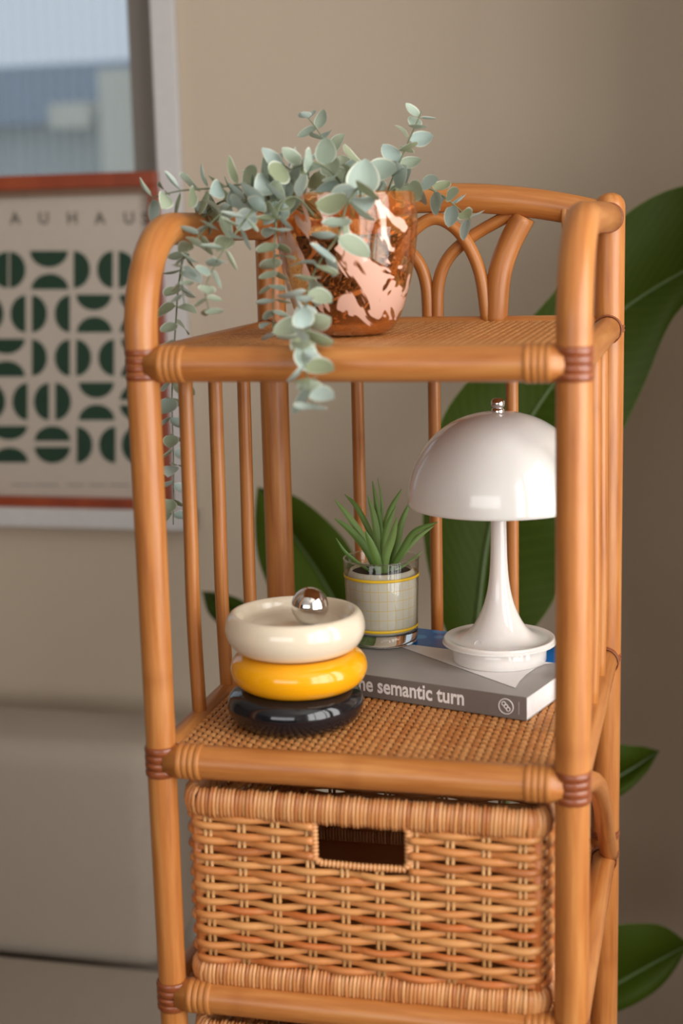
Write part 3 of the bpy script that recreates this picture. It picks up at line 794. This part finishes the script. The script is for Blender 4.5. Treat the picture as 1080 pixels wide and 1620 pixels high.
# ------------------------------------------------------------------ stacked ring trays
TX, TY = .0975, .0960
def tray(nm, label, z, mat, prof, dx=0, dy=0):
    pf = smooth_path([V((r, 0, zz)) for r, zz in prof], 4)
    mb = MB(); mb.lathe([(max(0, p.x), p.z) for p in pf], 72)
    return tag(mb.build(nm, M[mat], None), label, 'tray', 'stacked round lacquer trays'), z, dx, dy
donut = [(0, .003), (.040, .002), (.048, .0), (.0550, .0030), (.0605, .0090), (.0630, .0175), (.0608, .0260), (.0545, .0315), (.048, .0335), (.040, .0320), (.034, .0310), (0, .0310)]
for args in (('round_tray', 'glossy black round tray at the bottom of the stack', 0, 'black', donut, -.0005, 0),
             ('round_tray', 'glossy yellow round tray in the middle of the stack', .0339, 'yellow', [(r * 1.0, z) for r, z in donut], .0035, .001)):
    o, z, dx, dy = tray(*args); o.location = (TX + dx, TY + dy, zs2 + z)
dish = [(0, .003), (.040, .002), (.047, .0), (.0555, .0035), (.0612, .0105), (.0640, .0195), (.0628, .0290), (.0595, .0350), (.0562, .0366), (.0540, .0358), (.0520, .0330), (.0490, .0270), (.044, .0245), (.036, .0240), (0, .0240)]
lid = thing('lidded_dish', 'cream round dish with a chrome ball, topmost of the tray stack', 'tray', (TX + .001, TY + .001, zs2 + .0678), group='stacked round lacquer trays')
mb = MB(); mb.lathe([(max(0, p.x), p.z) for p in smooth_path([V((r, 0, zz)) for r, zz in dish], 4)], 72); mb.build('dish', M['cream'], lid)
mb = MB(); rb = .0172; bc = at(490, 957, TY + .002) - V(lid.location)
mb.lathe([(rb * math.sin(PI * i / 24), -rb * math.cos(PI * i / 24)) for i in range(25)], 48, (bc.x, bc.y, .0240 + rb)); mb.build('ball_knob', M['chrome'], lid)

# ------------------------------------------------------------------ tumbler with grass plant
GX, GY = .1360, .2960
gl = thing('glass_tumbler', 'clear glass tumbler with yellow bands holding the grass plant', 'glass', (GX, GY, zb_))
GH = .0885
gw = [(.0368, .0135), (.0376, .045), (.0390, GH - .001), (.0386, GH), (.0381, GH - .001), (.0366, .045), (.0357, .0135)]
mb = MB(); mb.lathe(gw, 72); mb.build('tumbler_wall', M['thin_glass'], gl)
mb = MB(); mb.ring(.0386, .0009, (0, 0, 1), (0, 0, GH), n=64, k=8); mb.build('rim', M['glass'], gl)
mb = MB(); mb.lathe([(0, 0), (.034, 0), (.0362, .0016), (.0368, .0130), (.0350, .0133), (0, .0128)], 72); mb.build('tumbler_base', M['glass'], gl)
for z0, z1 in ((.0700, .0730), (.0168, .0196)):
    r0 = .0368 + (z0 - .0135) * .0295
    mb = MB(); mb.lathe([(r0 + .0003, z0), (r0 + .0005, z0 + .0001), (r0 + .0006, z1), (r0 + .0003, z1)], 72); mb.build('yellow_band', M['yellow_ink'], gl)
gp = thing('grass_plant', 'small artificial grass plant in a white grid pot inside the tumbler', 'plant', (GX, GY, zb_ + .0140))
mb = MB(); mb.lathe([(0, 0), (.0340, .0), (.0353, .002), (.0363, .047), (.0350, .056), (.0326, .0628), (.0318, .0632), (.0308, .0622), (.0306, .058), (0, .058)], 72); mb.build('pot', M['grid'], gp)
mb = MB(); mb.lathe([(.0307, .0600), (.02, .0608), (0, .061)], 32); mb.build('soil', M['soil'], gp)
def blade(pix, wmax, yb, yt, twist=0.0):
    """pix: picture points base..tip; depth runs yb..yt"""
    n0 = len(pix); pts = [at(x, y, yb + (yt - yb) * i / (n0 - 1)) - V((GX, GY, zb_ + .0140)) for i, (x, y) in enumerate(pix)]
    pts = smooth_path(pts, 6); k = len(pts); rows = []
    for i, p in enumerate(pts):
        t_ = (pts[min(i + 1, k - 1)] - pts[max(i - 1, 0)]).normalized()
        side = t_.cross(V((math.sin(twist), -math.cos(twist), 0))); side = (side if side.length > 1e-4 else V((1, 0, 0))).normalized(); nr = side.cross(t_).normalized()
        u = i / (k - 1); wd = wmax * (0.55 + 1.5 * u) * max(0.02, 1 - u) ** .75 / 1.05
        rows.append([p - side * wd, p - side * wd * .5 + nr * wd * .22, p + nr * wd * .42, p + side * wd * .5 + nr * wd * .22, p + side * wd])
    mb = MB(); mb.grid(rows, False, False); return mb.build('blade', M['blade'], gp)
cb = GY
for pix, w_, yb, yt, tw in (
    ([(598, 906), (580, 860), (552, 818), (529, 790)], .0050, cb, cb + .005, .2),
    ([(602, 906), (590, 855), (566, 805), (545, 782)], .0042, cb + .008, cb + .03, .3),
    ([(597, 908), (578, 868), (553, 838), (529, 820)], .0052, cb - .002, cb - .006, .1),
    ([(592, 908), (570, 893), (546, 873), (531, 851)], .0024, cb - .008, cb - .018, .2),
    ([(604, 906), (602, 850), (596, 800), (589, 761)], .0046, cb + .004, cb + .012, -.1),
    ([(605, 906), (602, 850), (604, 800), (597, 756)], .0024, cb + .010, cb + .02, .4),
    ([(604, 907), (598, 862), (592, 820), (582, 784)], .0052, cb - .003, cb + .004, .1),
    ([(607, 906), (608, 850), (616, 810), (635, 774)], .0052, cb + .006, cb + .02, -.2),
    ([(606, 908), (606, 862), (614, 830), (626, 800)], .0048, cb - .002, cb - .002, -.2),
    ([(612, 907), (626, 870), (634, 830), (650, 790)], .0058, cb + .004, cb + .016, -.3),
    ([(608, 910), (610, 880), (620, 850), (628, 818)], .0062, cb - .012, cb - .022, -.1),
    ([(600, 911), (596, 888), (588, 865), (578, 840)], .0064, cb - .014, cb - .026, .1),
    ([(612, 908), (632, 878), (655, 842), (692, 826)], .0050, cb - .002, cb - .006, -.3),
    ([(614, 908), (638, 874), (660, 850), (686, 832)], .0042, cb + .004, cb + .004, -.3),
    ([(615, 909), (635, 897), (652, 885), (668, 872)], .0020, cb + .002, cb + .01, -.2)):
    blade(pix, w_, yb, yt, tw)

# ------------------------------------------------------------------ blown glass vase with eucalyptus
zs1 = Z1 + TOPZ + .0006
VX, VY = .1335, .190
mb = MB()
vo = [(0, .0), (.030, .0005), (.040, .0045), (.048, .016), (.0555, .038), (.0612, .062), (.0645, .086), (.0655, .104), (.0648, .113), (.0628, .128)]
vi = [(.0602, .1285), (.0605, .113), (.0612, .104), (.0602, .086), (.0570, .062), (.0512, .040), (.043, .020), (.034, .0115), (.02, .0098), (0, .0095)]
pf = [(max(0, p.x), p.z) for p in smooth_path([V((r, 0, z)) for r, z in vo + vi], 4)]
sp_ = len(vo) * 4 - 3
def vrow(r, z, n=72): return [V((max(r, 1e-5) * math.cos(2 * PI * j / n), max(r, 1e-5) * math.sin(2 * PI * j / n), z)) for j in range(n)]
mb.grid([vrow(*p) for p in pf[:sp_ + 1]], True, False, mi=0); mb.grid([vrow(*p) for p in pf[sp_:]], True, False, mi=1)
vase = tag(mb.build('glass_vase', M['vase']), 'amber blown glass vase with pink swirls on the top shelf', 'vase'); vase.location = (VX, VY, zs1); vase.data.materials.append(M['amber']); vase.data.polygons.foreach_set('material_index', mb.mi)
euc = thing('eucalyptus_plant', 'trailing artificial eucalyptus spilling out of the amber glass vase', 'plant', (VX, VY, zs1 + .0115))
eloc = V(euc.location)
mb = MB(); mb.lathe([(0, 0), (.030, 0), (.046, .075), (.0475, .0765), (.0475, .080), (.045, .080), (.044, .070), (0, .070)], 32); mb.build('nursery_pot', M['blackpot'], euc)
def eleaf_mesh(wd, cup, fold):
    mb = MB(); rows = []; n = 8
    for i in range(n + 1):
        u = i / n; hw_ = wd * .5 * math.sin(PI * u ** .80) ** .62 if 0 < u < 1 else 0.004
        rows.append([V((s_ * hw_, u, fold * abs(s_) * hw_ + cup * (4 * u * (1 - u) - 0) * (-.25))) for s_ in (-1, -.5, 0, .5, 1)])
    mb.grid(rows, False, False); return mb.mesh('leaf')
EL = [eleaf_mesh(w_, c_, f_) for w_, c_, f_ in ((.86, .35, .30), (.95, .5, .15), (.74, .3, .4), (.82, -.3, .2), (.90, .6, .3))]
def sprig(pix, size, step, taper=.55, rnd=None, face=0.35, start=0.0, r0=.0013, clear=None):
    """pix: (x, y, depth) picture points from the vase outwards"""
    rnd = rnd or random
    pts = smooth_path([at(x, y, Y) - eloc for x, y, Y in pix], 10); k = len(pts)
    mb = MB(); mb.tube(pts, [r0 * (1 - .6 * i / (k - 1)) for i in range(k)], 6); mb.build('stem', M['euc_stem'], euc)
    acc = 0; nxt = start; node = 0; tot = sum((pts[i + 1] - pts[i]).length for i in range(k - 1)); ph = rnd.uniform(0, PI)
    for i in range(k - 1):
        seg = pts[i + 1] - pts[i]; L_ = seg.length
        while nxt <= acc + L_ and L_ > 0:
            p = pts[i] + seg * ((nxt - acc) / L_); t_ = seg.normalized(); u = nxt / tot
            a = t_.orthogonal().normalized(); c_ = t_.cross(a)
            for s_ in (0, PI):
                an = ph + node * PI / 2 + s_ + rnd.uniform(-.35, .35)
                out = a * math.cos(an) + c_ * math.sin(an)
                tocam = (CAM - (p + eloc)).normalized()
                yv = (out + t_ * rnd.uniform(.15, .7)).normalized()
                zv = ((t_ if t_.z > 0 else -t_) * rnd.uniform(.5, 1) + V((0, 0, .25)) + tocam * face * rnd.uniform(0, 2.2)); zv = (zv - yv * zv.dot(yv)).normalized()
                xv = yv.cross(zv); sc_ = 1.17 * size * (1 - taper * u) * rnd.uniform(.82, 1.15)
                o = link('leaf', rnd.choice(EL), M['eucalyptus'], euc)
                mt = Matrix.Identity(4)
                for q_ in range(3): mt[q_][0], mt[q_][1], mt[q_][2], mt[q_][3] = xv[q_] * sc_, yv[q_] * sc_, zv[q_] * sc_, (p + out * .001)[q_]
                o.matrix_local = mt
            node += 1; nxt += step * (1 - .35 * u) * rnd.uniform(.85, 1.15)
        acc += L_
rn = random.Random(5)
R_ = dict(rnd=rn)
sprig([(520, 345, .17), (470, 310, .15), (400, 292, .13), (335, 298, .12), (285, 302, .11), (236, 314, .10)], .025, .0165, .25, start=.035, **R_)
sprig([(510, 345, .18), (455, 300, .17), (395, 305, .16), (350, 325, .15), (318, 345, .14)], .022, .017, .3, start=.04, **R_)
sprig([(505, 345, .15), (450, 315, .12), (405, 330, .09), (375, 365, .07), (345, 410, .055), (325, 455, .05), (330, 490, .05)], .024, .0155, .45, start=.035, **R_)
sprig([(500, 345, .18), (440, 318, .15), (370, 325, .11), (318, 370, .08), (290, 410, .06), (288, 450, .05), (292, 485, .05)], .022, .0165, .4, start=.05, **R_)
# sprig that drops outside the left arm, past the slats
sprig([(500, 345, .20), (420, 310, .18), (345, 322, .16), (300, 372, .14), (284, 440, .13), (278, 510, .13), (272, 620, .13), (274, 720, .13), (274, 830, .13)], .024, .021, .35, start=.06, **R_)
sprig([(500, 345, .13), (468, 312, .11), (441, 328, .10), (435, 380, .095), (433, 430, .09), (432, 480, .085), (434, 528, .08)], .0215, .0150, .35, start=.03, face=.1, **R_)
sprig([(570, 340, .12), (568, 298, .10), (548, 325, .085), (536, 370, .075), (505, 415, .06), (488, 455, .045), (482, 505, .02), (478, 545, -.03), (486, 600, -.045), (497, 648, -.05)], .0275, .0165, .30, start=.02, face=.6, **R_)
sprig([(560, 340, .22), (545, 290, .22), (525, 245, .22), (505, 210, .22), (487, 186, .22)], .029, .0165, .5, start=.020, face=.6, **R_)
sprig([(600, 340, .24), (616, 295, .24), (635, 250, .24), (652, 210, .24), (668, 174, .24)], .026, .0165, .45, start=.022, face=.5, **R_)
sprig([(590, 340, .22), (625, 296, .235), (668, 295, .25), (700, 310, .255), (725, 330, .26), (745, 348, .26)], .025, .0160, .35, start=.035, face=.5, **R_)
sprig([(560, 345, .15), (535, 285, .14), (500, 258, .13), (460, 268, .12), (425, 285, .12)], .026, .0140, .2, start=.02, face=.5, **R_)
sprig([(555, 345, .17), (562, 290, .16), (580, 262, .16)], .028, .0150, .1, start=.025, face=.6, **R_)
sprig([(540, 345, .20), (500, 290, .20), (470, 275, .20), (440, 255, .2)], .024, .0150, .3, start=.02, **R_)

# ------------------------------------------------------------------ large-leaf plant behind the shelf
px_, py_ = .24, .88
big = thing('large_leaf_plant', 'large paddle-leaved green plant standing between the shelf and the wall', 'plant', (px_, py_, 0))
bloc = V(big.location)
mb = MB(); mb.lathe([(0, .0), (.105, 0), (.115, .01), (.14, .25), (.145, .255), (.145, .27), (.132, .27), (.130, .24), (0, .235)], 48); mb.build('pot', M['white_paint'], big)
mb = MB(); mb.lathe([(.131, .238), (.06, .246), (0, .25)], 32); mb.build('soil', M['soil'], big)
def big_leaf(mid, up, lo, ys, fold=.03, nsub=6):
    n = len(mid); k = 7
    yy = [ys[0] + (ys[1] - ys[0]) * i / (n - 1) for i in range(n)]
    cm = smooth_path([at(x, y, Y) - bloc for (x, y), Y in zip(mid, yy)], k)
    env = [math.sin(PI * i / (n - 1)) for i in range(n)]
    cu_ = smooth_path([at(x, y, Y - fold * e) - bloc for (x, y), Y, e in zip(up, yy, env)], k)
    cl = smooth_path([at(x, y, Y - fold * e) - bloc for (x, y), Y, e in zip(lo, yy, env)], k)
    mb = MB()
    for edge in (cu_, cl):
        b0 = len(mb.v); K = len(cm); ln = 0
        for i in range(K):
            for j in range(nsub + 1):
                u = j / nsub; p = cm[i].lerp(edge[i], u)
                p = p + V((0, -.012 * math.sin(PI * u) * math.sin(PI * i / (K - 1)) + .003 * u * math.sin(i * .5), 0))
                mb.v.append(tuple(p))
        for i in range(K - 1):
            for j in range(nsub):
                q_ = [b0 + i * (nsub + 1) + j, b0 + i * (nsub + 1) + j + 1, b0 + (i + 1) * (nsub + 1) + j + 1, b0 + (i + 1) * (nsub + 1) + j]
                uvs = [(j / nsub, i / K), ((j + 1) / nsub, i / K), ((j + 1) / nsub, (i + 1) / K), (j / nsub, (i + 1) / K)]
                mb.face(q_, uvs)
    o = mb.build('leaf', M['bigleaf'], big)
    m2 = MB(); kk = len(cm); m2.tube([p + V((0, -.001, 0)) for p in cm], [.0045 * (1 - i / kk) + .0008 for i in range(kk)], 8); m2.build('midrib', M['petiole'], o)
    return cm[0]
bases = []
bases.append(big_leaf([(745, 1080), (755, 980), (771, 854), (800, 740), (843, 654), (905, 570), (985, 490), (1080, 430), (1150, 400), (1215, 385)],
                      [(745, 1080), (700, 985), (668, 830), (690, 690), (735, 608), (850, 492), (978, 348), (1085, 293), (1165, 310), (1215, 385)],
                      [(745, 1080), (810, 1030), (870, 960), (905, 870), (935, 790), (975, 705), (1020, 605), (1068, 498), (1150, 430), (1215, 385)], (.82, 1.0), .03))
bases.append(big_leaf([(565, 1060), (545, 985), (515, 925), (480, 870), (440, 815), (408, 770)],
                      [(565, 1060), (590, 960), (560, 880), (520, 825), (465, 785), (408, 770)],
                      [(565, 1060), (485, 1010), (432, 945), (411, 890), (402, 828), (408, 770)], (.88, 1.0), .02))
bases.append(big_leaf([(450, 1030), (410, 995), (375, 972), (345, 952), (318, 936)], [(450, 1030), (430, 985), (392, 956), (352, 938), (318, 936)], [(450, 1030), (400, 1020), (360, 1000), (332, 972), (318, 936)], (.90, 1.02), .01))
bases.append(big_leaf([(905, 1262), (955, 1240), (1000, 1215), (1043, 1187)], [(905, 1262), (940, 1180), (1005, 1181), (1043, 1187)], [(905, 1262), (965, 1266), (1018, 1228), (1043, 1187)], (.86, .92), .02))
bases.append(big_leaf([(890, 1610), (960, 1565), (1030, 1525), (1092, 1492)], [(890, 1610), (935, 1480), (1030, 1462), (1092, 1492)], [(890, 1610), (960, 1605), (1045, 1562), (1092, 1492)], (.84, .90), .02))
for q_ in bases:
    s0 = V((random.uniform(-.03, .03), random.uniform(-.03, .03), .24)); md = s0.lerp(q_, .55) + V((0, 0, .10)) * min(1, q_.length)
    md = V((s0.x * .6 + q_.x * .4, s0.y * .6 + q_.y * .4, s0.z + (q_.z - s0.z) * .6))
    mb = MB(); pts = smooth_path([s0, md, q_], 8); mb.tube(pts, [.008 - .0035 * i / 16 for i in range(len(pts))], 8); mb.build('petiole', M['petiole'], big)
